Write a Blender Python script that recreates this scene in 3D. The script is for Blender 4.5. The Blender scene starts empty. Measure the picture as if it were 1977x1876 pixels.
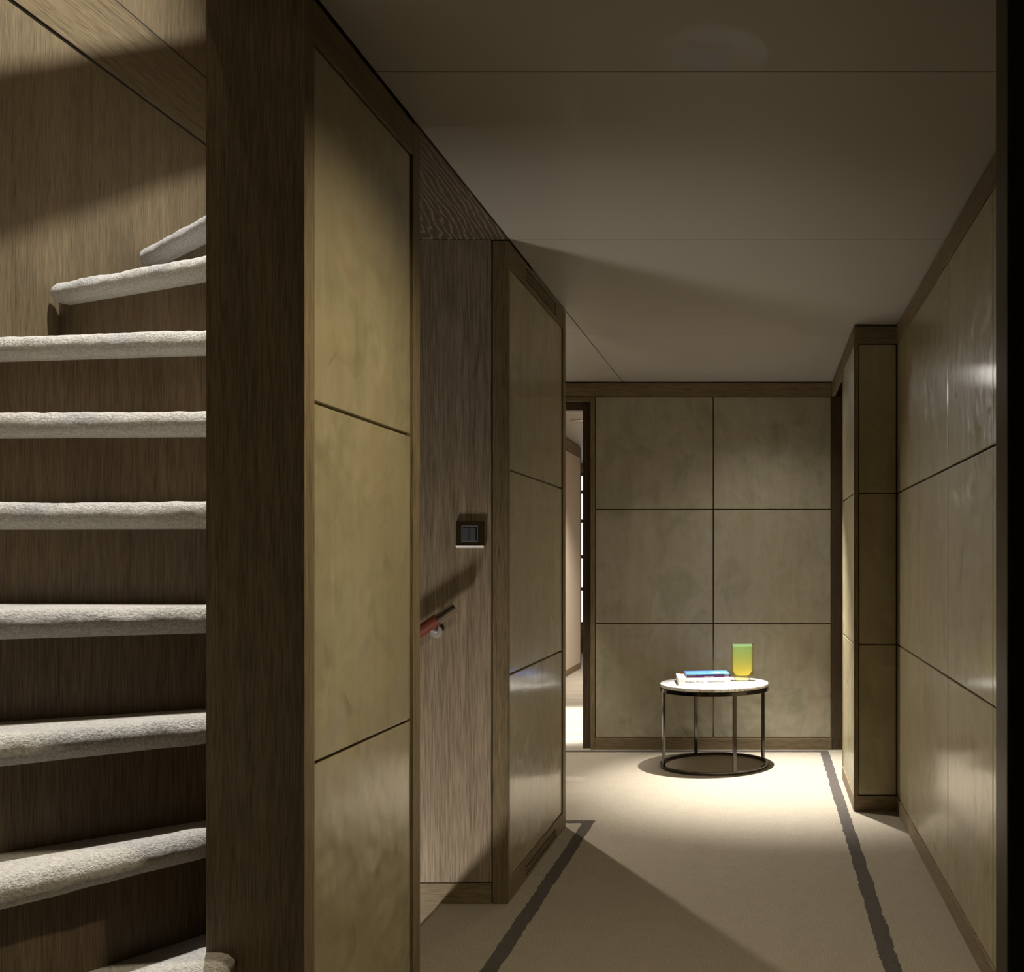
import bpy, bmesh, math, random
from mathutils import Vector, Matrix, noise
random.seed(7)
sc = bpy.context.scene
COL = sc.collection

# ------------------------------------------------------------------ camera, world, lights, exposure
W, H, F = 1977.0, 1876.0, 2050.0
VX, VY = 1475.0, 1079.0
EYE = 1.15
cam_d = bpy.data.cameras.new('camera'); cam = bpy.data.objects.new('camera', cam_d); COL.objects.link(cam)
cam.location = (0, 0, EYE); cam.rotation_euler = (math.pi/2, 0, 0)
cam_d.sensor_fit = 'HORIZONTAL'; cam_d.sensor_width = 36.0; cam_d.lens = F/W*36.0
cam_d.shift_x = (W/2-VX)/W; cam_d.shift_y = (VY-H/2)/W
cam_d.clip_start = 0.02; cam_d.clip_end = 60
sc.camera = cam

w = bpy.data.worlds.new('world'); sc.world = w; w.use_nodes = True
w.node_tree.nodes['Background'].inputs[0].default_value = (0.9, 0.85, 0.75, 1)
w.node_tree.nodes['Background'].inputs[1].default_value = 0.0
sc.view_settings.view_transform = 'Standard'
try: sc.view_settings.look = 'None'
except Exception: pass
sc.view_settings.exposure = 0.28; sc.view_settings.gamma = 1.0
sc.view_settings.use_curve_mapping = False

def spot(loc, power, angle, blend, color=(1, .93, .82), size=0.025, target=None):
    d = bpy.data.lights.new('spot_lamp', 'SPOT'); o = bpy.data.objects.new('spot_lamp', d); COL.objects.link(o)
    o.location = loc; d.energy = power; d.spot_size = math.radians(angle); d.spot_blend = blend
    d.color = color; d.shadow_soft_size = size
    t = Vector(target) if target else Vector(loc) - Vector((0, 0, 1))
    o.rotation_euler = (t-Vector(loc)).to_track_quat('-Z', 'Y').to_euler()
    return o
def point(loc, power, color=(1, .93, .82), size=0.04):
    d = bpy.data.lights.new('bulb', 'POINT'); o = bpy.data.objects.new('bulb', d); COL.objects.link(o)
    o.location = loc; d.energy = power; d.color = color; d.shadow_soft_size = size
    return o
NEUT = (1, .94, .86); WARM = (1, .87, .64); COOL = (.96, .97, 1.0)
# recessed downlight above the table: hot centre and wide spill of the same lamp
spot((-.10, 5.88, 2.205), 720, 59, 1.0, (1, .98, .97), .012, target=(.10, 5.5, 0))
spot((-.10, 5.88, 2.205), 30, 146, 1.0, NEUT, .10, target=(.15, 5.4, 0))
# lobby downlight beyond the second pier
spot((-1.62, 5.93, 2.205), 150, 60, .6, NEUT, .02)
spot((-1.62, 5.93, 2.205), 165, 76, 1.0, NEUT, .02, target=(.0, 3.85, 0))
# downlight nearer the camera in the hall
spot((-.05, 2.15, 2.205), 54, 120, 1.0, WARM, .03, target=(-.75, 2.2, .1))
# stair to the lower deck
spot((-1.66, 2.72, -.79), 105, 70, 1.0, NEUT, .18, target=(-1.15, 3.54, .55))
# stairwell to the upper deck
spot((-1.2, 2.35, 4.3), 400, 110, .7, COOL, .012, target=(-1.7, 2.3, 1.0))
spot((-1.6, 1.9, 4.2), 125, 60, .9, (1, .84, .60), .03, target=(-1.4, 1.75, .6))
# room beyond the doorway
spot((-1.42, 7.45, 2.27), 520, 46, .5, NEUT, .03)
spot((-1.1, 9.8, 2.27), 200, 120, 1.0, (1, .90, .78), .05)

# ------------------------------------------------------------------ materials
def mat(name):
    m = bpy.data.materials.new(name); m.use_nodes = True
    nt = m.node_tree; b = nt.nodes['Principled BSDF']
    return m, nt, b
def N(nt, t, **kw):
    n = nt.nodes.new(t)
    for k, v in kw.items():
        if k in n.inputs: n.inputs[k].default_value = v
        else: setattr(n, k, v)
    return n
def coords(nt, scale=(1, 1, 1), rot=(0, 0, 0)):
    tc = N(nt, 'ShaderNodeTexCoord'); mp = N(nt, 'ShaderNodeMapping')
    mp.inputs['Scale'].default_value = scale; mp.inputs['Rotation'].default_value = rot
    nt.links.new(tc.outputs['Object'], mp.inputs['Vector'])
    return mp.outputs['Vector']
def ramp(nt, fac, stops):
    r = N(nt, 'ShaderNodeValToRGB'); cr = r.color_ramp
    while len(cr.elements) < len(stops): cr.elements.new(.5)
    for e, (p, c) in zip(cr.elements, stops):
        e.position = p; e.color = (c[0], c[1], c[2], 1)
    nt.links.new(fac, r.inputs['Fac'])
    return r.outputs['Color']
def noise_tex(nt, vec, scale=1.0, detail=4, rough=.55, dist=0.0):
    n = N(nt, 'ShaderNodeTexNoise'); n.inputs['Scale'].default_value = scale
    n.inputs['Detail'].default_value = detail; n.inputs['Roughness'].default_value = rough
    n.inputs['Distortion'].default_value = dist
    nt.links.new(vec, n.inputs['Vector'])
    return n.outputs['Fac']
def mixc(nt, fac, a, b, mode='MIX'):
    m = N(nt, 'ShaderNodeMix', data_type='RGBA', blend_type=mode)
    for sock, v in ((m.inputs[0], fac), (m.inputs[6], a), (m.inputs[7], b)):
        if hasattr(v, 'is_linked') or hasattr(v, 'links'): nt.links.new(v, sock)
        elif isinstance(v, (int, float)): sock.default_value = v
        else: sock.default_value = (v[0], v[1], v[2], 1)
    return m.outputs[2]
def bump(nt, b, height, strength, dist=.002, prev=None, target='Normal'):
    n = N(nt, 'ShaderNodeBump'); n.inputs['Strength'].default_value = strength; n.inputs['Distance'].default_value = dist
    nt.links.new(height, n.inputs['Height'])
    if prev is not None: nt.links.new(prev, n.inputs['Normal'])
    if b is not None: nt.links.new(n.outputs['Normal'], b.inputs[target])
    return n.outputs['Normal']

def wood(name, axis, dark, light, rough=.5, coarse=1.0, rot=(0, 0, 0)):
    """axis = grain direction"""
    m, nt, b = mat(name)
    def sc_(across, along):
        s = [across]*3; s['xyz'.index(axis)] = along
        return tuple(s)
    fine = noise_tex(nt, coords(nt, sc_(420*coarse, 14*coarse), rot), 1, 3, .6)
    mid = noise_tex(nt, coords(nt, sc_(55*coarse, 1.6*coarse), rot), 1, 4, .6, .3)
    broad = noise_tex(nt, coords(nt, sc_(9, .5), rot), 1, 3, .5)
    c = ramp(nt, mid, [(.28, dark), (.72, light)])
    c = mixc(nt, .55, c, ramp(nt, fine, [(.3, [v*.55 for v in dark]), (.62, [min(1, v*1.25) for v in light])]))
    c2 = mixc(nt, .5, c, ramp(nt, broad, [(.3, (.62, .6, .58)), (.7, (1.0, 1.0, 1.0))]), 'MULTIPLY')
    nt.links.new(c2, b.inputs['Base Color'])
    b.inputs['Roughness'].default_value = rough
    b.inputs['Specular IOR Level'].default_value = .3
    bump(nt, b, fine, .35, .0012)
    return m
DK, LT = (.115, .085, .043), (.285, .215, .12)
wood_v = wood('oak_vertical', 'z', DK, LT)
wood_x = wood('oak_along_x', 'x', DK, LT)
wood_y = wood('oak_along_y', 'y', DK, LT)
wood_pass = wood('oak_coarse_vertical', 'z', (.20, .15, .098), (.42, .335, .235), .5, .62)
wood_dk = wood('oak_dark', 'z', (.04, .026, .014), (.11, .075, .042), .45)
wood_dkx = wood('oak_dark_x', 'x', (.055, .036, .02), (.14, .095, .055), .45)
wood_riser = wood('oak_riser', 'z', (.085, .058, .032), (.20, .145, .085), .5)
# cathedral-figured soffit
m, nt, b = mat('oak_cathedral')
v = coords(nt, (3.2, .55, 1), (0, 0, math.radians(-38)))
v.node.inputs['Location'].default_value = (1.985, -3.437, -6)
wv = N(nt, 'ShaderNodeTexWave', wave_type='RINGS', rings_direction='Z'); wv.inputs['Scale'].default_value = 7
wv.inputs['Distortion'].default_value = 7.0; wv.inputs['Detail'].default_value = 3; wv.inputs['Detail Scale'].default_value = 1.6
nt.links.new(v, wv.inputs['Vector'])
nt.links.new(ramp(nt, wv.outputs['Fac'], [(.0, (.075, .053, .03)), (.78, (.10, .072, .042)), (.97, (.20, .15, .10))]), b.inputs['Base Color'])
b.inputs['Roughness'].default_value = .5
wood_cath = m

def parchment(name, c_lo, c_hi, seed=0.0):
    m, nt, b = mat(name)
    big = noise_tex(nt, coords(nt, (2.3, 2.3, 1.7)), 1, 5, .6, .8)
    streak = noise_tex(nt, coords(nt, (16, 16, 2.2)), 1, 4, .6, .4)
    c = mixc(nt, .45, ramp(nt, big, [(.3, c_lo), (.7, c_hi)]), ramp(nt, streak, [(.3, c_lo), (.7, c_hi)]))
    pat = noise_tex(nt, coords(nt, (4.5, 4.5, 3.2)), 1, 6, .7, 1.2)
    c = mixc(nt, .8, c, ramp(nt, pat, [(.32, (.74, .76, .66)), (.5, (1, 1, 1)), (.68, (.93, .84, .78))]), 'MULTIPLY')
    nt.links.new(c, b.inputs['Base Color'])
    # trowel strokes: distorted cell borders, kept only in patches
    tc = N(nt, 'ShaderNodeTexCoord')
    nz = N(nt, 'ShaderNodeTexNoise'); nz.inputs['Scale'].default_value = 3.0; nz.inputs['Detail'].default_value = 2
    nt.links.new(tc.outputs['Object'], nz.inputs['Vector'])
    mx = N(nt, 'ShaderNodeVectorMath', operation='MULTIPLY_ADD')
    nt.links.new(nz.outputs['Color'], mx.inputs[0]); mx.inputs[1].default_value = (.35, .35, .35)
    nt.links.new(tc.outputs['Object'], mx.inputs[2])
    mp2 = N(nt, 'ShaderNodeMapping'); mp2.inputs['Rotation'].default_value = (.6, .5, .4); mp2.inputs['Scale'].default_value = (9, 4.5, 3.2)
    nt.links.new(mx.outputs[0], mp2.inputs['Vector'])
    line = N(nt, 'ShaderNodeTexVoronoi', feature='F1'); line.inputs['Scale'].default_value = 1.5
    nt.links.new(mp2.outputs[0], line.inputs['Vector'])
    mid_ = N(nt, 'ShaderNodeSeparateColor'); nt.links.new(line.outputs['Color'], mid_.inputs[0]); line = mid_
    mk = noise_tex(nt, coords(nt, (5, 5, 5)), 1, 2)
    mm = N(nt, 'ShaderNodeMapRange'); mm.inputs['From Min'].default_value = .35; mm.inputs['From Max'].default_value = .6
    nt.links.new(mk, mm.inputs['Value'])
    mul = N(nt, 'ShaderNodeMath', operation='MULTIPLY'); nt.links.new(line.outputs[0], mul.inputs[0]); nt.links.new(mm.outputs[0], mul.inputs[1])
    soft = noise_tex(nt, coords(nt, (9, 9, 4)), 1, 5, .65, .6)
    n1 = bump(nt, None, soft, .2, .008)
    n2 = bump(nt, b, mul.outputs[0], 1.0, .011, n1)
    b.inputs['Roughness'].default_value = .42
    b.inputs['Coat Weight'].default_value = .55
    b.inputs['Coat Roughness'].default_value = .13
    vert = noise_tex(nt, coords(nt, (60, 60, 3)), 1, 2)
    n3 = bump(nt, b, vert, .05, .002, None, 'Coat Normal')
    return m
parch = parchment('parchment_panel', (.31, .262, .145), (.42, .362, .212))
parch_b = parchment('parchment_panel_neutral_lit', (.33, .30, .20), (.44, .405, .30))  # same parchment; the more neutral light on the back wall is tinted in

m, nt, b = mat('lacquered_ceiling')
b.inputs['Base Color'].default_value = (.37, .342, .29, 1); b.inputs['Roughness'].default_value = .5
b.inputs['Coat Weight'].default_value = .018; b.inputs['Coat Roughness'].default_value = .03; b.inputs['Specular IOR Level'].default_value = .2
ceil_m = m
m, nt, b = mat('dark_gap'); b.inputs['Base Color'].default_value = (.012, .010, .008, 1); b.inputs['Roughness'].default_value = .8; gap_m = m
m, nt, b = mat('bronze_inlay'); b.inputs['Base Color'].default_value = (.17, .12, .065, 1); b.inputs['Metallic'].default_value = 1; b.inputs['Roughness'].default_value = .25; bronze = m
m, nt, b = mat('black_nickel'); b.inputs['Base Color'].default_value = (.085, .078, .07, 1); b.inputs['Metallic'].default_value = 1; b.inputs['Roughness'].default_value = .12; nickel = m
m, nt, b = mat('polished_steel'); b.inputs['Base Color'].default_value = (.85, .80, .70, 1); b.inputs['Metallic'].default_value = 1; b.inputs['Roughness'].default_value = .22; chrome = m
m, nt, b = mat('white_metal'); b.inputs['Base Color'].default_value = (.8, .78, .74, 1); b.inputs['Roughness'].default_value = .3; b.inputs['Metallic'].default_value = .5; whitem = m
m, nt, b = mat('bronze_plate'); b.inputs['Base Color'].default_value = (.13, .095, .055, 1); b.inputs['Metallic'].default_value = .8; b.inputs['Roughness'].default_value = .35; plate_m = m
m, nt, b = mat('grey_plastic'); b.inputs['Base Color'].default_value = (.10, .11, .125, 1); b.inputs['Roughness'].default_value = .4; greyp = m
m, nt, b = mat('pale_plastic'); b.inputs['Base Color'].default_value = (.22, .235, .26, 1); b.inputs['Roughness'].default_value = .35; palep = m

m, nt, b = mat('brown_leather')
n = noise_tex(nt, coords(nt, (1, 1, 1)), 900, 2)
b.inputs['Base Color'].default_value = (.19, .045, .022, 1); b.inputs['Roughness'].default_value = .42
bump(nt, b, n, .35, .001); leather = m

def carpet(name, lo, hi, pile=.009, scale=210, ribs=False):
    m, nt, b = mat(name)
    f = noise_tex(nt, coords(nt, (1, 1, 1)), scale, 4, .7)
    g = noise_tex(nt, coords(nt, (1, 1, 1)), 14, 3, .6)
    c = mixc(nt, .35, ramp(nt, f, [(.36, [v*.72 for v in lo]), (.62, [v*1.12 for v in hi])]), ramp(nt, g, [(.1, lo), (.9, hi)]))
    nt.links.new(c, b.inputs['Base Color'])
    b.inputs['Roughness'].default_value = .95; b.inputs['Specular IOR Level'].default_value = .1
    b.inputs['Sheen Weight'].default_value = .12; b.inputs['Sheen Roughness'].default_value = .5
    p = bump(nt, None, f, .8, pile)
    g2 = noise_tex(nt, coords(nt, (1, 1, 1)), 38, 3, .6)
    p = bump(nt, b, g2, .2, pile, p)
    return m
carpet_m = carpet('beige_carpet', (.34, .285, .205), (.50, .43, .32))
stripe_m = carpet('dark_border_pile', (.055, .045, .035), (.115, .095, .075))
stair_m = carpet('stair_carpet', (.60, .56, .49), (.76, .72, .65), .012, 170)
# silky carpet in the room beyond
m, nt, b = mat('silk_carpet')
n = noise_tex(nt, coords(nt, (2.2, 30, 1)), 1, 3, .6)
nt.links.new(ramp(nt, n, [(.3, (.30, .26, .20)), (.7, (.62, .57, .48))]), b.inputs['Base Color'])
b.inputs['Roughness'].default_value = .55; silk_m = m
m, nt, b = mat('cream_fabric'); b.inputs['Base Color'].default_value = (.60, .52, .43, 1); b.inputs['Roughness'].default_value = .7; cream = m

m, nt, b = mat('white_marble')
n = noise_tex(nt, coords(nt, (4, 14, 6), (0, 0, .6)), 1, 6, .65, 1.6)
nt.links.new(ramp(nt, n, [(.35, (.82, .80, .77)), (.47, (.76, .74, .70)), (.52, (.40, .34, .26)), (.57, (.80, .78, .74))]), b.inputs['Base Color'])
b.inputs['Roughness'].default_value = .15; marble = m

def plain(name, c, rough=.5, metal=0, spec=.5):
    m, nt, b = mat(name); b.inputs['Base Color'].default_value = (*c, 1); b.inputs['Roughness'].default_value = rough
    b.inputs['Metallic'].default_value = metal; b.inputs['Specular IOR Level'].default_value = spec
    return m

# ------------------------------------------------------------------ mesh helpers
class MB:
    def __init__(s): s.bm = bmesh.new()
    def box(s, x0, x1, y0, y1, z0, z1, bev=0.0):
        x0, x1 = sorted((x0, x1)); y0, y1 = sorted((y0, y1)); z0, z1 = sorted((z0, z1))
        t = bmesh.new()
        vs = [t.verts.new((x, y, z)) for x in (x0, x1) for y in (y0, y1) for z in (z0, z1)]
        for f in ((0, 1, 3, 2), (4, 6, 7, 5), (0, 4, 5, 1), (2, 3, 7, 6), (0, 2, 6, 4), (1, 5, 7, 3)):
            t.faces.new([vs[i] for i in f])
        if bev > 0: bmesh.ops.bevel(t, geom=t.edges[:], offset=bev, segments=2, profile=.6, affect='EDGES')
        s.merge(t); return s
    def merge(s, t):
        me = bpy.data.meshes.new('tmp'); t.to_mesh(me); t.free(); s.bm.from_mesh(me); bpy.data.meshes.remove(me)
    def tube(s, p0, p1, r, seg=24, caps=True, r1=None):
        p0, p1 = Vector(p0), Vector(p1); r1 = r if r1 is None else r1
        d = (p1-p0).normalized(); a = d.orthogonal().normalized(); b_ = d.cross(a)
        rings = []
        for p, rr in ((p0, r), (p1, r1)):
            rings.append([s.bm.verts.new(p+(a*math.cos(2*math.pi*i/seg)+b_*math.sin(2*math.pi*i/seg))*rr) for i in range(seg)])
        for i in range(seg):
            j = (i+1) % seg; s.bm.faces.new((rings[0][i], rings[0][j], rings[1][j], rings[1][i]))
        if caps: s.bm.faces.new(rings[0][::-1]); s.bm.faces.new(rings[1])
        return s
    def lathe(s, prof, c=(0, 0, 0), seg=96, closed=False):
        """prof: list of (r, z)"""
        rings = []
        for r, z in prof:
            rings.append([s.bm.verts.new((c[0]+r*math.cos(2*math.pi*i/seg), c[1]+r*math.sin(2*math.pi*i/seg), c[2]+z)) for i in range(seg)])
        n = len(rings)
        for k in range(n if closed else n-1):
            a, b_ = rings[k], rings[(k+1) % n]
            for i in range(seg):
                j = (i+1) % seg; s.bm.faces.new((a[i], a[j], b_[j], b_[i]))
        if not closed:
            s.bm.faces.new(rings[0][::-1]); s.bm.faces.new(rings[-1])
        return s
    def build(s, name, m, parent=None, smooth=False, kind=None, label=None, category=None, group=None):
        bmesh.ops.recalc_face_normals(s.bm, faces=s.bm.faces[:])
        me = bpy.data.meshes.new(name); s.bm.to_mesh(me); s.bm.free()
        if smooth:
            for p in me.polygons: p.use_smooth = True
            try: me.set_sharp_from_angle(angle=math.radians(35))
            except Exception: pass
        me.materials.append(m)
        o = bpy.data.objects.new(name, me); COL.objects.link(o)
        if parent is not None: o.parent = parent
        for k, v in (('kind', kind), ('label', label), ('category', category), ('group', group)):
            if v: o[k] = v
        return o
def box(name, m, x0, x1, y0, y1, z0, z1, bev=.0, parent=None, **kw):
    return MB().box(x0, x1, y0, y1, z0, z1, bev).build(name, m, parent, **kw)
def thing(name, label, cat, loc=(0, 0, 0), rz=0, group=None, kind=None):
    o = bpy.data.objects.new(name, None); COL.objects.link(o); o.location = loc; o.rotation_euler = (0, 0, rz)
    o.empty_display_size = .1
    o['label'] = label; o['category'] = cat
    if group: o['group'] = group
    if kind: o['kind'] = kind
    return o
def struct(name, label, cat=None):
    return dict(kind='structure', label=label, category=cat or 'wall')
def text_mesh(name, body, m, size, loc, parent, width=None, rot=(math.pi/2, 0, 0), align='LEFT'):
    cu = bpy.data.curves.new('lettering', 'FONT'); cu.body = body; cu.size = size; cu.extrude = .0002
    cu.align_x = align; cu.align_y = 'CENTER'
    o = bpy.data.objects.new('tmp_text', cu); COL.objects.link(o)
    bpy.context.view_layer.update()
    dg = bpy.context.evaluated_depsgraph_get()
    me = bpy.data.meshes.new_from_object(o.evaluated_get(dg))
    bpy.data.objects.remove(o)
    xs = [v.co.x for v in me.vertices]
    sx = 1.0 if not width else width/(max(xs)-min(xs))
    me.transform(Matrix.Diagonal((sx, 1, 1, 1)))
    me.materials.clear(); me.materials.append(m)
    t = bpy.data.objects.new(name, me); COL.objects.link(t); t.parent = parent; t.location = loc; t.rotation_euler = rot
    return t

# key dimensions
XL, XR, YB, ZC = -.853, .607, 6.406, 2.219
ZB, Z1, Z2, ZK = .072, .76, 1.45, 2.131
G = .0034  # half joint
ROWS = ((ZB+G, Z1-G), (Z1+G, Z2-G), (Z2+G, ZK-G))

# ------------------------------------------------------------------ floor
fb = MB()
fb.box(-2.2, 1.3, -1.6, 2.634, -.08, 0).box(-1.075, 1.3, 2.634, 3.54, -.08, 0).box(-2.7, 1.3, 3.6, 6.50, -.08, 0).box(-1.075, 1.3, 3.54, 3.6, -.08, 0)
floor = fb.build('floor', carpet_m, kind='structure', label='beige pile carpet of the hall with a dark border stripe', category='floor')
def jag_strip(name, x0, x1, y0, y1, along, seed, z=.002, jag=.0035, step=.012):
    """carpet border stripe with a stepped, tufted edge"""
    rnd = random.Random(seed); t = MB(); bm = t.bm
    L0, L1 = (y0, y1) if along == 'y' else (x0, x1)
    A, B = (x0, x1) if along == 'y' else (y0, y1)
    n = int((L1-L0)/step); rows = []
    wa = wb = 0
    for i in range(n+1):
        p = L0+(L1-L0)*i/n
        wa = .6*wa+rnd.uniform(-jag, jag)*.7; wb = .6*wb+rnd.uniform(-jag, jag)*.7
        rows.append((p, A+wa, B+wb))
    def P(p, q, zz): return bm.verts.new((q, p, zz) if along == 'y' else (p, q, zz))
    vr = [(P(p, a, 0), P(p, a+.002, z), P(p, b-.002, z), P(p, b, 0)) for p, a, b in rows]
    for u, v in zip(vr, vr[1:]):
        for k in range(3): bm.faces.new((u[k], u[k+1], v[k+1], v[k]))
    return t.build(name, stripe_m, floor)
jag_strip('border_stripe', .335, .386, -1.0, 6.375, 'y', 1)
jag_strip('border_stripe', -.792, -.742, -1.0, 4.668, 'y', 2)
jag_strip('border_stripe', -2.6, -.793, 4.625, 4.668, 'x', 3)
jag_strip('border_stripe', -2.6, .334, 6.325, 6.375, 'x', 4)
# carpet nosing at the head of the downward stair
nb = MB(); seg = 14
prev = None
for i in range(41):
    y = 2.634+(3.54-2.634)*i/40
    ring = []
    for k in range(seg+1):
        a = math.pi*k/seg
        ring.append(nb.bm.verts.new((-1.075-.018*math.sin(a)+.001*noise.noise((y*60, k, 0)), y, -.018+.02*math.cos(a))))
    if prev:
        for k in range(seg): nb.bm.faces.new((prev[k], prev[k+1], ring[k+1], ring[k]))
    prev = ring
nb.build('carpet_nosing', carpet_m, floor, smooth=True)
# steps going down beyond it
sb = MB()
for k in range(1, 5):
    sb.box(-1.075-.15*k, -1.075-.15*(k-1)-.001, 2.66, 3.535, -.21*k-.05, -.21*k)
sb.build('floor.001', carpet_m, kind='structure', label='carpeted steps leading down beside the wood-panelled stair wall', category='floor')
box('floor.002', silk_m, -2.7, .5, 6.50, 13.2, -.08, -.002, kind='structure', label='pale silky carpet of the room beyond the doorway', category='floor')
box('floor.003', carpet_m, -1.955, -1.03, 2.1, 3.6, -1.35, -1.3, kind='structure', label='landing carpet at the foot of the downward stair', category='floor')

# ------------------------------------------------------------------ ceiling
ceil = box('ceiling', gap_m, -2.7, 1.3, 3.93, 6.50, ZC+.02, ZC+.3, kind='structure', label='pale lacquered ceiling of large panels with thin joints', category='ceiling')
box('backing', gap_m, XL, 1.3, -1.6, 3.93, ZC+.02, ZC+.3, parent=ceil)
ys = [-1.6, 1.0, 2.329, 3.557, 5.05, YB+.09]
for a, c in zip(ys, ys[1:]):
    box('ceiling_panel', ceil_m, XL+.0015, 1.3, a+.0015, c-.0015, ZC, ZC+.022, .0012, ceil)
    if c > 4.6:
        box('ceiling_panel', ceil_m, -2.7, XL-.0035, max(a, 3.93)+.0015, c-.0015, ZC, ZC+.022, .0012, ceil)
# header over the stair opening in front of the first pier
box('ceiling_panel', ceil_m, -1.03, XL-.0015, -1.6, 1.96, ZC, ZC+.022, .0012, ceil)
# soffit of the stair passage
box('ceiling.001', wood_cath, -1.36, XL-.002, 2.60, 3.60, ZC-.004, ZC+.3, kind='structure', label='dark figured oak soffit over the stair passage', category='ceiling')

# ------------------------------------------------------------------ panelled wall helper
def panels_x(parent, xface, yb, thick, m=parch, rows=ROWS, side=1):
    """panels on a wall facing +x (side=1) or -x (side=-1), yb = joint positions"""
    for a, c in zip(yb, yb[1:]):
        for z0, z1 in rows:
            box('panel', m, xface-side*thick, xface, a+G, c-G, z0, z1, .0022, parent)
def panels_y(parent, yface, xb, thick, m=parch, rows=ROWS):
    for a, c in zip(xb, xb[1:]):
        for z0, z1 in rows:
            box('panel', m, a+G, c-G, yface, yface+thick, z0, z1, .0022, parent)

# first pier, its broad face towards the camera plain oak
p1 = box('wall_left', wood_v, -1.0355, XL-.022, 1.971, 2.634, 0, 2.6, kind='structure', label='near oak and parchment pier between the stair and the hall', category='wall')
box('stile', wood_v, XL-.022, XL, 1.971, 2.016, 0, ZC-.008, .001, p1)
box('stile', wood_v, XL-.022, XL, 2.582, 2.634, 0, ZC-.008, .001, p1)
box('crown_board', wood_y, XL-.022, XL-.0005, 2.0165, 2.5815, ZK+.001, ZC-.008, .0015, p1)
box('baseboard', wood_y, XL-.022, XL-.0005, 2.0165, 2.5815, 0, ZB-.001, .001, p1)
box('inlay', bronze, XL-.0219, XL-.016, 2.016, 2.582, ZB-.002, ZK+.002, 0, p1)
panels_x(p1, XL-.005, (2.018, 2.580), .012)
box('shadow_gap', gap_m, XL-.06, XL-.012, 1.975, 2.63, ZC-.008, ZC+.002, 0, p1)

# second pier
p2 = box('wall_left.001', wood_v, -1.02, XL-.022, 3.556, 4.566, 0, 2.6, kind='structure', label='far parchment pier with slotted vents, beyond the stair passage', category='wall')
box('stile', wood_v, -.9045, XL, 3.54, 3.566, 0, ZC-.008, .001, p2)
box('stile', wood_v, XL-.022, XL, 4.507, 4.566, 0, ZC-.008, .001, p2)
VY0, VY1 = 3.80, 4.355
cb = MB(); x0, x1 = XL-.022, XL-.0005
cb.box(x0, x1, 3.567, VY0, ZK+.001, ZC-.008).box(x0, x1, VY1, 4.506, ZK+.001, ZC-.008)
cb.box(x0, x1, VY0, VY1, ZK+.001, 2.148).box(x0, x1, VY0, VY1, 2.198, ZC-.008)
cb.build('crown_board', wood_y, p2)
bb = MB()
bb.box(x0, x1, 3.567, VY0, 0, ZB-.001).box(x0, x1, VY1, 4.506, 0, ZB-.001)
bb.box(x0, x1, VY0, VY1, 0, .011).box(x0, x1, VY0, VY1, .047, ZB-.001)
bb.build('baseboard', wood_y, p2)
box('inlay', bronze, XL-.0219, XL-.016, 3.566, 4.507, ZB-.002, ZK+.002, 0, p2)
panels_x(p2, XL-.005, (3.569, 4.505), .012)
box('shadow_gap', gap_m, XL-.06, XL-.012, 3.545, 4.56, ZC-.008, ZC+.002, 0, p2)
def vent(z0, z1, n, label):
    t = thing('air_vent', label, 'vent', (XL-.011, (VY0+VY1)/2, z0))
    L = (VY1-VY0)/2
    MB().box(-.0105, -.0095, -L, L, 0, z1-z0).build('backing', gap_m, t)
    s = MB(); pitch = (z1-z0)/n
    for k in range(1, n):
        s.box(-.009, .0105, -L, L, k*pitch-pitch*.2, k*pitch+pitch*.2, .0004)
    s.box(-.009, .0105, -L, -L+.004, 0, z1-z0).box(-.009, .0105, L-.004, L, 0, z1-z0)
    s.build('slats', wood_y, t)
vent(2.149, 2.197, 4, 'slotted oak air vent up in the crown board of the far pier')
vent(.012, .046, 3, 'slotted oak air vent low in the baseboard of the far pier')

# stair passage wall
pw = box('wall_stair', gap_m, -1.36, -.9, 3.556, 3.60, -1.3, 2.6, kind='structure', label='grained oak wall of the stair passage behind the handrail', category='wall')
box('wood_panel', wood_pass, -1.36, -.9095, 3.54, 3.557, .0735, ZC-.005, .001, pw)
box('skirting', wood_x, -1.36, -.9095, 3.54, 3.557, -1.3, .0685, .001, pw)
# enclosure of both stairs
box('wall_stair.001', wood_v, -2.05, -1.955, -1.6, 3.9, -1.4, 4.6, kind='structure', label='tall oak wall along the outer side of the winding stair', category='wall')
box('wall_stair.002', wood_v, -1.36, -1.03, 2.60, 2.634, -1.3, 3.3, kind='structure', label='oak partition behind the near pier inside the stairwell', category='wall')
box('wall_stair.003', wood_v, -1.36, -1.33, 2.634, 3.9, 2.06, 3.3, kind='structure', label='oak partition above the soffit inside the stairwell', category='wall')
box('wall_stair.004', wood_v, -2.05, -1.33, 3.86, 3.92, -1.3, 4.5, kind='structure', label='end wall of the stairwell behind the winders', category='wall')
box('wall_stair.005', wood_v, -1.06, -1.02, -1.6, 2.60, ZC+.03, 4.5, kind='structure', label='upper-deck side of the stairwell above the hall ceiling', category='wall')
box('ceiling.002', ceil_m, -2.05, -1.0, -1.6, 3.92, 4.5, 4.6, kind='structure', label='ceiling at the head of the stairwell', category='ceiling')
# deck-level board on the outer stair wall
tb = box('trim_1', wood_y, -1.957, -1.951, -1.0, 3.86, 2.603, 2.830, .001, kind='structure', label='horizontal oak board with dark joints high on the stair wall', category='trim')
box('joint', gap_m, -1.956, -1.9535, -1.0, 3.86, 2.597, 2.603, 0, tb)
box('joint', gap_m, -1.956, -1.9535, -1.0, 3.86, 2.830, 2.836, 0, tb)

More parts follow.
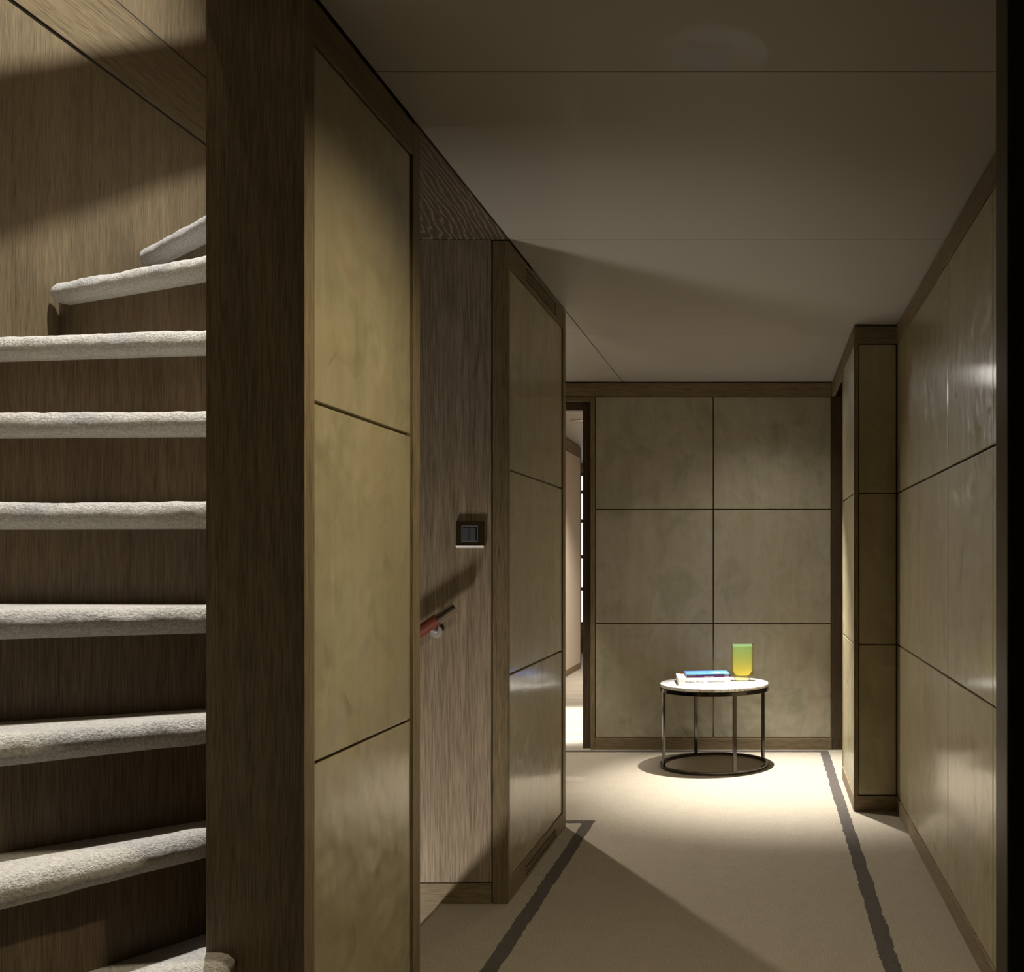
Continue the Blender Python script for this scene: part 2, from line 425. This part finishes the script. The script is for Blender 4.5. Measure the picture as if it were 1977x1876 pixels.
# right wall
rw = box('wall_right', bronze, XR+.012, 1.3, 1.97, 4.84, 0, 2.6, kind='structure', label='long parchment-panelled right wall of the hall', category='wall')
panels_x(rw, XR, (1.972, 2.815, 3.505, 4.19, 4.838), .010, parch, side=-1)
box('crown_board', wood_y, XR-.004, XR+.02, 1.97, 4.84, ZK+.001, ZC-.010, .0015, rw)
box('baseboard', wood_y, XR-.003, XR+.02, 1.97, 4.84, 0, ZB-.001, .0015, rw)
box('shadow_gap', gap_m, XR+.010, XR+.05, 2.3, 4.83, ZC-.010, ZC+.002, 0, rw)
# projecting pillar
pr = box('wall_right.001', bronze, .424, 1.3, 4.853, 5.56, 0, 2.6, kind='structure', label='projecting parchment-clad pillar on the right before the back wall', category='wall')
box('stile', wood_v, .410, .4295, 4.84, 4.862, 0, ZK, .001, pr)
panels_y(pr, 4.843, (.4315, .605), .010)
box('crown_board', wood_x, .4105, XR+.02, 4.836, 4.858, ZK+.001, ZC-.010, .001, pr)
box('baseboard', wood_x, .409, XR+.0, 4.838, 4.858, 0, ZB-.001, .001, pr)
panels_x(pr, .412, (4.864, 5.535), .012, side=-1)
box('stile', wood_v, .410, .43, 5.5355, 5.56, 0, ZK, .001, pr)
box('crown_board', wood_y, .4085, .43, 4.859, YB-.001, ZK+.001, ZC-.010, .001, pr)
box('baseboard', wood_y, .4085, .43, 4.859, 5.56, 0, ZB-.001, .001, pr)
box('shadow_gap', gap_m, .43, .46, 4.86, YB, ZC-.010, ZC+.002, 0, pr)
# recessed side door between pillar and back wall
d1 = box('door_1', wood_dk, .475, .515, 5.562, 6.402, 0, ZK, .001, kind='structure', label='dark oak side door recessed beside the projecting pillar', category='door')

# back wall
bw = box('wall_back', bronze, -1.045, .62, YB+.012, YB+.10, 0, 2.6, kind='structure', label='parchment-panelled back wall behind the round table', category='wall')
panels_y(bw, YB, (-1.019, -.306, .4055), .010, parch_b)
box('crown_board', wood_x, -2.7, .4080, YB-.003, YB+.02, ZK+.001, ZC-.010, .0015, bw)
box('baseboard', wood_x, -1.019, .4080, YB-.004, YB+.02, 0, ZB-.001, .0015, bw)
box('stile', wood_dk, .4082, .470, YB+.001, YB+.03, 0, ZK, .001, bw)
box('lintel', gap_m, -2.7, -1.0, YB+.02, YB+.10, ZK-.012, 2.6, 0, bw)
# doorway with dark frame
df = box('door_2', wood_v, -1.046, -1.0195, YB-.004, YB+.09, 0, ZK-.004, .001, kind='structure', label='doorway with dark oak frame at the left of the back wall', category='door')
box('frame_head', wood_x, -2.0, -1.046, YB-.002, YB+.09, ZK-.028, ZK-.004, .001, df)
box('door_leaf_edge', wood_dk, -1.100, -1.047, YB+.04, YB+.085, 0, ZK-.030, .001, df)
box('leaf_head', wood_dkx, -2.0, -1.104, YB+.04, YB+.085, 2.052, ZK-.030, .001, df)
box('wall_back.001', wood_v, -2.7, -2.0, YB, YB+.10, 0, 2.6, kind='structure', label='lobby wall left of the doorway', category='wall')
box('wall_left.002', wood_v, -2.75, -2.7, 3.6, YB+.1, 0, 2.6, kind='structure', label='outer wall of the lobby behind the far pier', category='wall')
box('wall_left.003', wood_v, -2.7, -2.05, 3.60, 3.66, 0, 2.6, kind='structure', label='lobby wall backing onto the stairwell', category='wall')

# room beyond
wb2 = box('wall_left.004', cream, -2.0, -1.939, 6.52, 11.2, .06, 2.215, kind='structure', label='pale fabric wall of the room beyond the doorway', category='wall')
box('crown_board', wood_y, -2.0, -1.934, 6.52, 11.215, 2.222, 2.33, .001, wb2)
box('baseboard', wood_y, -2.0, -1.934, 6.52, 11.215, 0, .057, .001, wb2)
box('corner_post', wood_v, -2.0, -1.936, 11.203, 11.25, 0, 2.33, .001, wb2)
box('ceiling.003', ceil_m, -2.75, .5, YB+.10, 13.2, 2.34, 2.4, kind='structure', label='pale ceiling of the room beyond the doorway', category='ceiling')
box('wall_back.002', wood_v, -2.75, .5, 13.2, 13.25, 0, 2.4, kind='structure', label='far end wall of the room beyond', category='wall')
box('wall_right.002', cream, -.4, -.3, 6.52, 13.2, 0, 2.4, kind='structure', label='right wall of the room beyond the doorway', category='wall')
m, nt, b = mat('daylit_glass'); b.inputs['Base Color'].default_value = (.8, .85, .9, 1)
b.inputs['Emission Color'].default_value = (.92, .95, 1, 1); b.inputs['Emission Strength'].default_value = .85; win_m = m
wn = box('window_1', win_m, -2.6, -1.5, 13.16, 13.18, .35, 2.2, kind='structure', label='bright far window glimpsed through the doorway', category='window')
for z in (.35, .78, 1.18, 1.62, 1.98, 2.2):
    box('window_bar', wood_dkx, -2.6, -1.5, 13.13, 13.16, z-.02, z+.02, 0, wn)
dl = thing('ceiling_downlight', 'recessed round downlight trim in the ceiling beyond the doorway', 'ceiling light', (-1.585, 9.12, 2.34))
MB().lathe([(.055, 0), (.075, 0), (.075, -.008), (.058, -.010)], seg=48, closed=True).build('trim_ring', chrome, dl, smooth=True)
MB().lathe([(.0548, -.001), (.0548, -.004)], seg=48).build('lens', whitem, dl)

# near jamb at the right edge and the dim room round the camera
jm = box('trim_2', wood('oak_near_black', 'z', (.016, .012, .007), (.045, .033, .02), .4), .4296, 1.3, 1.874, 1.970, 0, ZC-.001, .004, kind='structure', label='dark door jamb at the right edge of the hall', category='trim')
box('wall_right.003', wood_dk, 1.3, 1.36, -1.6, 5.6, 0, 2.6, kind='structure', label='side wall beside the camera', category='wall')
box('wall_front', wood_dk, -2.05, 1.36, -1.66, -1.6, 0, 4.6, kind='structure', label='wall behind the camera', category='wall')

# ------------------------------------------------------------------ winding staircase
def pix(px, py, z):
    """point at height z seen at a pixel"""
    Y = (z-EYE)*F/(VY-py)
    return Vector(((px-VX)*Y/F, Y, z))
# nosing lines (right end first), plan points and top heights
TR = []
def line_to_wall(R, L):
    d = (L-R); t = (-1.953-R.x)/d.x
    return R+d*t
TH = .056
data = [  # z, right Y at px 398, left (px, Y)
    (.632, 2.020, 0, 1.715), (.844, 2.064, 0, 1.830), (1.056, 2.130, 0, 1.960),
    (1.269, 2.185, 0, 2.215), (1.481, 2.350, 0, 2.380), (1.692, 2.490, 0, 2.570),
    (1.904, 2.610, 88, 2.894), (2.117, 2.954, 267, 3.306)]
TR.append((.420, [Vector((-.968, 1.945)), Vector((-1.0, 1.928)), Vector((-1.063, 1.865)), Vector((-1.22, 1.60)), Vector((-1.45, 1.05)), Vector((-1.6, .55))]))
for z, yr, pl, yl in data:
    R = Vector(((398-VX)*yr/F, yr)); L = Vector(((pl-VX)*yl/F, yl))
    d = (R-L).normalized()
    far = line_to_wall(R, L)
    # carry the right end on towards the newel
    lim = -1.042 if yr < 2.5 else -1.335
    t = (lim-R.x)/d.x; Rn = R+d*t if t > 0 else R
    TR.append((z, [Rn, R, far]))
stair = thing('staircase', 'winding oak staircase with pale carpeted treads climbing behind the near pier', 'staircase', (-1.5, 1.6, 0))
ORG = Vector((-1.5, 1.6, 0))
def sample(pts, n):
    ls = [0]
    for a, b_ in zip(pts, pts[1:]): ls.append(ls[-1]+(b_-a).length)
    out = []
    for i in range(n+1):
        t = ls[-1]*i/n; k = 0
        while k < len(ls)-2 and t > ls[k+1]: k += 1
        u = (t-ls[k])/(ls[k+1]-ls[k]); out.append(pts[k].lerp(pts[k+1], u))
    for _ in range(0 if len(pts) == 3 else 6):
        out = [out[0]]+[(out[i-1]+out[i]*2+out[i+1])/4 for i in range(1, n)]+[out[-1]]
    return out
NS = 150
lines = [sample(p, NS) for z, p in TR]
def fwd(line, i):
    a = line[max(0, i-1)]; b_ = line[min(len(line)-1, i+1)]; d = (b_-a).normalized()
    n = Vector((d.y, -d.x))
    if n.dot(-line[i]) < 0: n = -n
    return n
for k, (z, p) in enumerate(TR):
    ln = lines[k]; t = MB(); bm = t.bm
    nxt = lines[k+1] if k+1 < len(TR) else [Vector((q.x*.0+max(-1.953, min(-1.345, q.x+.0)), 3.858)) for q in ln]
    prof = []
    for j in range(13):           # rounded front from the top round to the underside
        a = math.pi/2-math.pi*j/12
        prof.append((-.026+.028*math.cos(a), -TH/2+TH/2*math.sin(a)))
    prof = [(-.052, 0.0), (-.040, .0)]+prof+[(-.040, -TH), (-.062, -TH)]
    rows = []
    for i, q in enumerate(ln):
        n = fwd(ln, i)
        L = (i/NS)*sum((b_-a).length for a, b_ in zip(p, p[1:])); Lr = sum((b_-a).length for a, b_ in zip(p, p[1:]))-L
        row = []
        bk = nxt[i]+fwd(nxt, i)*-.05 if k+1 < len(TR) else nxt[i]
        row.append(bm.verts.new(Vector((bk.x, bk.y, z))-ORG))
        e = min(L if k == 0 else 9, Lr if k >= 7 else 9)
        rd = .03
        f = 1.0 if e > rd else math.sqrt(max(0, 1-(1-e/rd)**2))*.75+.25
        for (u, v) in prof:
            uu = -.03+(u+.03)*f if u > -.05 else u
            vv = -TH*.35+(v+TH*.35)*f
            lump = .0018*noise.noise(Vector((q.x*34, q.y*34, v*60+k*9)))+.0032*noise.noise(Vector((q.x*9, q.y*9, k*5.0+v*20)))
            s = 1 if -.05 < u and v > -TH else 0
            row.append(bm.verts.new(Vector((q.x+n.x*(uu+lump*s), q.y+n.y*(uu+lump*s), z+vv+lump*s*(1 if v > -.02 else -.4)))-ORG))
        rows.append(row)
    for a, b_ in zip(rows, rows[1:]):
        for j in range(len(a)-1): bm.faces.new((a[j], a[j+1], b_[j+1], b_[j]))
    bm.faces.new(rows[0]); bm.faces.new(rows[-1][::-1])
    o = t.build('tread', stair_m, stair, smooth=True)
    # riser board
    zb = TR[k-1][0]-.03 if k else 0.0
    r = MB(); rb = r.bm; rr = []
    for i, q in enumerate(ln):
        if i % 5 and i != NS: continue
        n = fwd(ln, i)
        if i == NS: q = q+(ln[NS]-ln[NS-1]).normalized()*.025
        a = q-n*.046; c = q-n*.062
        rr.append([rb.verts.new(Vector((x.x, x.y, zz))-ORG) for x, zz in ((a, zb), (a, z-.02), (c, z-.02), (c, zb))])
    for a, c in zip(rr, rr[1:]):
        for j in range(4): rb.faces.new((a[j], a[(j+1) % 4], c[(j+1) % 4], c[j]))
    rb.faces.new(rr[0]); rb.faces.new(rr[-1][::-1])
    r.build('riser', wood_riser, stair)
# unseen board, added and shaped to throw the shade band across the outer wall
Lp = Vector((-1.2, 2.35, 4.3))
def wl(y, up): return (2.408+.575*(y-2.717)) if up else (2.09+.545*(y-2.717))
sm = MB(); vv = []
for y in (1.2, 5.2):
    for up in (0, 1):
        Wp = Vector((-1.955, y, wl(y, up))); P_ = Lp.lerp(Wp, .5)
        for dx in (0, .02): vv.append(sm.bm.verts.new(P_+Vector((dx, 0, 0))-ORG))
for f in ((0, 1, 3, 2), (4, 6, 7, 5), (0, 4, 5, 1), (2, 3, 7, 6), (0, 2, 6, 4), (1, 5, 7, 3)):
    sm.bm.faces.new([vv[i] for i in f])
sm.build('shade_band_board', wood_y, stair)

# ------------------------------------------------------------------ round table
TX, TY = -.277, 5.93
tbl = thing('round_side_table', 'round side table with white marble top and dark metal frame', 'table', (TX, TY, 0))
R = .302
MB().lathe([(.0, .4405), (R-.006, .4405), (R-.001, .4435), (R, .447), (R, .456), (R-.0015, .4602), (R-.005, .4615), (0.0001, .4615)], seg=128).build('tabletop', marble, tbl, smooth=True)
MB().lathe([(R-.012, .4195), (R+.001, .4195), (R+.002, .4205), (R+.002, .439), (R+.001, .4402), (R-.012, .4402)], seg=128, closed=True).build('top_ring', nickel, tbl, smooth=True)
MB().lathe([(R-.014, .0035), (R+.001, .0035), (R+.002, .0045), (R+.002, .016), (R+.001, .017), (R-.014, .017)], seg=128, closed=True).build('base_ring', nickel, tbl, smooth=True)
for a in (24+180, 24+90+0, 24+270, 24):
    an = math.radians(a); c, s = math.cos(an), math.sin(an)
    lg = MB().box(-.0095, .0095, -.007, .007, .0165, .4198, .0012).build('leg', nickel, tbl)
    lg.location = (c*(R-.005), s*(R-.005), 0); lg.rotation_euler = (0, 0, an+math.pi/2)

# ------------------------------------------------------------------ books
paper = plain('page_paper', (.72, .69, .62), .8)
ZT = .4617
def book(label, loc, rz, wd, dp, th, cover_m, spine_m, grp):
    t = thing('book', label, 'book', loc, rz, group=grp)
    MB().box(0, wd, .0, dp, th-.0022, th, .0006).box(0, wd, .0, dp, 0, .0022, .0006).build('cover', cover_m, t)
    MB().box(0, wd, -.0015, .002, 0, th, .0006).build('spine', spine_m, t)
    MB().box(.0025, wd-.0025, .0021, dp-.003, .0023, th-.0023).build('page_block', paper, t)
    return t
rz = math.radians(8)
# white hardback; red and black patches are printed on its cover
m, nt, b = mat('white_print_cover')
sx = N(nt, 'ShaderNodeSeparateXYZ'); tc = N(nt, 'ShaderNodeTexCoord'); nt.links.new(tc.outputs['Object'], sx.inputs[0])
def gt(sock, v, op='GREATER_THAN'):
    n = N(nt, 'ShaderNodeMath', operation=op); nt.links.new(sock, n.inputs[0]); n.inputs[1].default_value = v; return n.outputs[0]
def mulm(a, c):
    n = N(nt, 'ShaderNodeMath', operation='MULTIPLY'); nt.links.new(a, n.inputs[0]); nt.links.new(c, n.inputs[1]); return n.outputs[0]
stre = noise_tex(nt, coords(nt, (120, 8, 1)), 1, 2)
base = ramp(nt, stre, [(.45, (.88, .87, .84)), (.7, (.80, .66, .55))])
fade = mulm(gt(sx.outputs[1], .12), gt(sx.outputs[2], .03))
c1 = mixc(nt, fade, (.86, .85, .82), base)
red = mulm(mulm(gt(sx.outputs[1], .195), gt(sx.outputs[0], .022)), gt(sx.outputs[2], .03))
c1 = mixc(nt, red, c1, (.55, .14, .06))
blk = gt(sx.outputs[1], .232)
c1 = mixc(nt, blk, c1, (.05, .03, .025))
nt.links.new(c1, b.inputs['Base Color']); b.inputs['Roughness'].default_value = .4
white_cover = m
white_spine = plain('white_spine', (.82, .81, .78), .45)
ink = plain('grey_ink', (.06, .055, .05), .6); white_ink = plain('white_ink', (.9, .9, .9), .5); dim_ink = plain('pale_ink', (.45, .40, .45), .5)
b1 = book('thick white hardback lying under the two paperbacks, grey spine lettering', (-.466, 5.775, ZT), rz, .285, .262, .040, white_cover, white_spine, 'books on the round table')
text_mesh('lettering', 'Wolfgang Tillmans', ink, .0150, (.037, -.0019, .018), b1, .102)
text_mesh('lettering', 'Abstract Pictures', ink, .0150, (.158, -.0019, .018), b1, .094)
# publisher mark: small double bow
em = MB()
for zc in (.0145, .0215):
    for i in range(10):
        a0 = -math.pi*.55+math.pi*1.1*i/10; a1 = -math.pi*.55+math.pi*1.1*(i+1)/10
        p0 = (.272+.0035*math.cos(a0), -.0018, zc+.0033*math.sin(a0)); p1 = (.272+.0035*math.cos(a1), -.0018, zc+.0033*math.sin(a1))
        em.tube(p0, p1, .0004, 6)
em.build('emblem', ink, b1)
z2 = ZT+.0405
purple = plain('purple_spine', (.10, .012, .10), .35); black_sp = plain('black_spine', (.012, .010, .012), .35)
pc = plain('purple_cover', (.12, .03, .12), .35)
b2 = book('thin purple-spined paperback between the white book and the blue one', (-.4205, 5.786, z2), rz+math.radians(1), .238, .185, .0095, pc, purple, 'books on the round table')
text_mesh('lettering', 'TADAO ANDO', white_ink, .0072, (.095, -.0019, .0048), b2, .052)
text_mesh('lettering', 'PHILIP JODIDIO', dim_ink, .0045, (.008, -.0019, .0048), b2, .035)
text_mesh('lettering', 'TASCHEN', white_ink, .0070, (.205, -.0019, .0048), b2, .025)
m, nt, b = mat('blue_pool_cover')
b.inputs['Roughness'].default_value = .3
tc = N(nt, 'ShaderNodeTexCoord'); sx = N(nt, 'ShaderNodeSeparateXYZ'); nt.links.new(tc.outputs['Object'], sx.inputs[0])
def blob(cx, cy, rx, ry, edge=.15):
    mp = N(nt, 'ShaderNodeMapping', vector_type='POINT'); mp.inputs['Location'].default_value = (-cx/rx, -cy/ry, 0); mp.inputs['Scale'].default_value = (1/rx, 1/ry, 0)
    nt.links.new(tc.outputs['Object'], mp.inputs['Vector'])
    ln_ = N(nt, 'ShaderNodeVectorMath', operation='LENGTH'); nt.links.new(mp.outputs[0], ln_.inputs[0])
    r_ = N(nt, 'ShaderNodeMapRange'); r_.inputs['From Min'].default_value = 1-edge; r_.inputs['From Max'].default_value = 1+edge
    r_.inputs['To Min'].default_value = 1; r_.inputs['To Max'].default_value = 0
    nt.links.new(ln_.outputs['Value'], r_.inputs['Value']); return r_.outputs[0]
c1 = mixc(nt, blob(.175, .09, .017, .035, .3), (.07, .20, .62), (.75, .80, .88))
c1 = mixc(nt, blob(.215, .07, .004, .022), c1, (.75, .80, .88))
c1 = mixc(nt, blob(.120, .085, .010, .012), c1, (.02, .04, .08))
c1 = mixc(nt, blob(.128, .150, .006, .012), c1, (.02, .04, .08))
nt.links.new(c1, b.inputs['Base Color']); blue_cover = m
b3 = book('thin blue-covered paperback with black spine on top of the stack', (-.4205, 5.786, z2+.0098), rz+math.radians(1), .238, .185, .0085, blue_cover, black_sp, 'books on the round table')
text_mesh('lettering', 'DAVID HOCKNEY', white_ink, .0048, (.008, -.0019, .0043), b3, .043)
text_mesh('lettering', 'LIVINGSTONE', dim_ink, .0040, (.058, -.0019, .0043), b3, .021)
text_mesh('lettering', 'TASCHEN', white_ink, .0062, (.205, -.0019, .0043), b3, .025)

# ------------------------------------------------------------------ glass vase
def grad_glass(name, stops, z0, z1, transl=.0):
    m, nt, b = mat(name)
    tc = N(nt, 'ShaderNodeTexCoord'); sx = N(nt, 'ShaderNodeSeparateXYZ'); nt.links.new(tc.outputs['Object'], sx.inputs[0])
    mr = N(nt, 'ShaderNodeMapRange'); mr.inputs['From Min'].default_value = z0; mr.inputs['From Max'].default_value = z1
    nt.links.new(sx.outputs[2], mr.inputs['Value'])
    c = ramp(nt, mr.outputs[0], stops); nt.links.new(c, b.inputs['Base Color'])
    b.inputs['Roughness'].default_value = .02; b.inputs['IOR'].default_value = 1.45
    b.inputs['Transmission Weight'].default_value = 1-transl
    return m
HV, WV, DV = .208, .132, .062
glass_out = grad_glass('yellow_glass', [(0, (1, .88, .36)), (.4, (1, .91, .42)), (1, (.97, .96, .60))], 0, HV)
glass_in = grad_glass('green_glass_layer', [(0, (1, .94, .62)), (.2, (.97, .96, .72)), (.55, (.88, .96, .76)), (.85, (.76, .95, .76)), (1, (.62, .92, .72))], .02, HV, .5)
vase = thing('glass_vase', 'thick yellow and green glass vase standing right of the books', 'vase', (-.122, 6.0, ZT+.0003), math.radians(2))
def u_outline(hw, zb, zt, r, base_hw, n=10):
    """U outline from top left, round the bottom, to top right"""
    pts = [(-hw, zt)]
    for i in range(n+1):
        a = math.pi+(math.pi/2)*i/n
        pts.append((-(hw-r)+r*math.cos(a), zb+r+r*math.sin(a)))
    for i in range(n+1):
        a = 1.5*math.pi+(math.pi/2)*i/n
        pts.append(((hw-r)+r*math.cos(a), zb+r+r*math.sin(a)))
    pts.append((hw, zt)); return pts
def slab(t, pts, y0, y1, bev=0):
    bm = bmesh.new()
    f = bm.faces.new([bm.verts.new((x, y0, z)) for x, z in pts])
    ex = bmesh.ops.extrude_face_region(bm, geom=[f])
    bmesh.ops.translate(bm, verts=[v for v in ex['geom'] if isinstance(v, bmesh.types.BMVert)], vec=(0, y1-y0, 0))
    if bev: bmesh.ops.bevel(bm, geom=[e for e in bm.edges if abs(e.verts[0].co.y-e.verts[1].co.y) < 1e-6], offset=bev, segments=2, affect='EDGES')
    t.merge(bm)
hw = WV/2
outer = [(-hw, HV), (-hw, .055), (-hw+.004, .042), (-.037, .006), (-.030, 0), (.030, 0), (.037, .006), (hw-.004, .042), (hw, .055), (hw, HV)]
inner = u_outline(hw-.011, .030, HV, .040, 0)
def holed(outer, inner, d0, d1, zt):
    """solid glass body open at the top: outer prism of half depth d0 with a cavity of half depth d1"""
    t = MB(); bm = t.bm
    o0 = [bm.verts.new((x, -d0, z)) for x, z in outer]; o1 = [bm.verts.new((x, d0, z)) for x, z in outer]
    i0 = [bm.verts.new((x, -d1, z)) for x, z in inner]; i1 = [bm.verts.new((x, d1, z)) for x, z in inner]
    bm.faces.new(o0); bm.faces.new(o1[::-1]); bm.faces.new(i0); bm.faces.new(i1[::-1])
    for A, B in ((o0, o1), (i0, i1)):
        for k in range(len(A)-1): bm.faces.new((A[k], A[k+1], B[k+1], B[k]))
    a, b_, c, d = o0[0], o0[-1], o1[-1], o1[0]; e, f, g, h = i0[0], i0[-1], i1[-1], i1[0]
    for q in ((a, b_, f, e), (b_, c, g, f), (c, d, h, g), (d, a, e, h)): bm.faces.new(q)
    return t
holed(outer, inner, DV/2, DV/2-.010, HV).build('glass_body', glass_out, vase)
holed([(x*.985, max(z, .0312) if z < HV else HV-.001) for x, z in inner], [(x*.95, max(z+.002, .034) if z < HV else HV-.001) for x, z in inner], DV/2-.0108, DV/2-.0128, HV-.001).build('inner_layer', glass_in, vase)

# ------------------------------------------------------------------ light switch
SX, SZ = (908.5-VX)*3.54/F, EYE-(1031-VY)*3.54/F
sw = thing('light_switch', 'square bronze light switch with two grey rockers on the oak wall', 'switch', (SX, 3.54, SZ))
fr = MB(); a, o_ = .0215, .046
fr.box(-o_, -a-.006, -.011, 0, -.037, .043).box(a+.006, o_, -.011, 0, -.037, .043).box(-a-.006, a+.006, -.011, 0, .029, .043).box(-a-.006, a+.006, -.011, 0, -.037, -.025)
fr.build('frame_plate', plate_m, sw)
es = MB(); pr_ = [(-.0125, -.0372), (-.0125, -.0395), (-.006, -.0455), (0, -.0455), (0, -.0372)]  # bevelled lower edge; the light it catches is put into its white colour
va = [[es.bm.verts.new((x, y, z)) for y, z in pr_] for x in (-o_-.0005, o_+.0005)]
for k in range(5): es.bm.faces.new((va[0][k], va[0][(k+1) % 5], va[1][(k+1) % 5], va[1][k]))
es.bm.faces.new(va[0]); es.bm.faces.new(va[1][::-1])
es.build('edge_glint_strip', whitem, sw, label='lower edge strip with its glint put into the white colour')
rm = MB(); rm.box(-.0272, .0272, -.0118, -.002, .0255, .0288).box(-.0272, .0272, -.0118, -.002, -.0248, -.0220).box(-.0272, -.0243, -.0118, -.002, -.022, .0255).box(.0243, .0272, -.0118, -.002, -.022, .0255)
rm.build('rim', palep, sw)
for sx_ in (-1, 1):
    rk = MB().box(min(sx_*.0006, sx_*.0215)-.0015, max(sx_*.0006, sx_*.0215)-.0015, -.0125, -.002, -.0212, .0225, .001).build('rocker', greyp, sw)
    dt = MB()
    for z in (-.014, .0, .015): dt.tube((sx_*.011-.0015, -.0129, z), (sx_*.011-.0015, -.0123, z), .0011, 12)
    dt.build('indicator_dots', palep, rk)
MB().box(-.025, .025, -.0025, 0, -.023, .027).build('back_plate', gap_m, sw)

# ------------------------------------------------------------------ handrail
YR = 3.492
def rp(px, py): return Vector(((px-VX)*YR/F, YR, EYE-(py-VY)*YR/F))
pE, pJ = rp(881.5, 1170), rp(843.5, 1196); dr = (pJ-pE).normalized(); pF = pJ+dr*.26
hr = thing('handrail', 'brown leather-wrapped stair handrail with a chrome end on the oak wall', 'handrail', tuple(pJ))
def rl(p): return tuple(Vector(p)-pJ)
MB().tube(rl(pJ-dr*.004), rl(pF), .0198, 32).build('leather_grip', leather, hr, smooth=True)
ec = MB(); ec.tube(rl(pJ), rl(pE+dr*.001), .0190, 40).tube(rl(pE+dr*.001), rl(pE), .0190, 40, True, .0180)
ec.build('end_cap', chrome, hr, smooth=True, label='polished chrome end cap')
pb = rp(836, 1214); wallp = Vector((pb.x-.002, 3.5395, pb.z-.012))
br = MB(); br.tube(rl(wallp), rl(wallp-Vector((0, .006, 0))), .020, 32).tube(rl(wallp), rl(pJ+dr*.03+Vector((0, 0, -.015))), .005, 12)
br.build('wall_bracket', whitem, hr, smooth=True, label='pale round wall bracket')
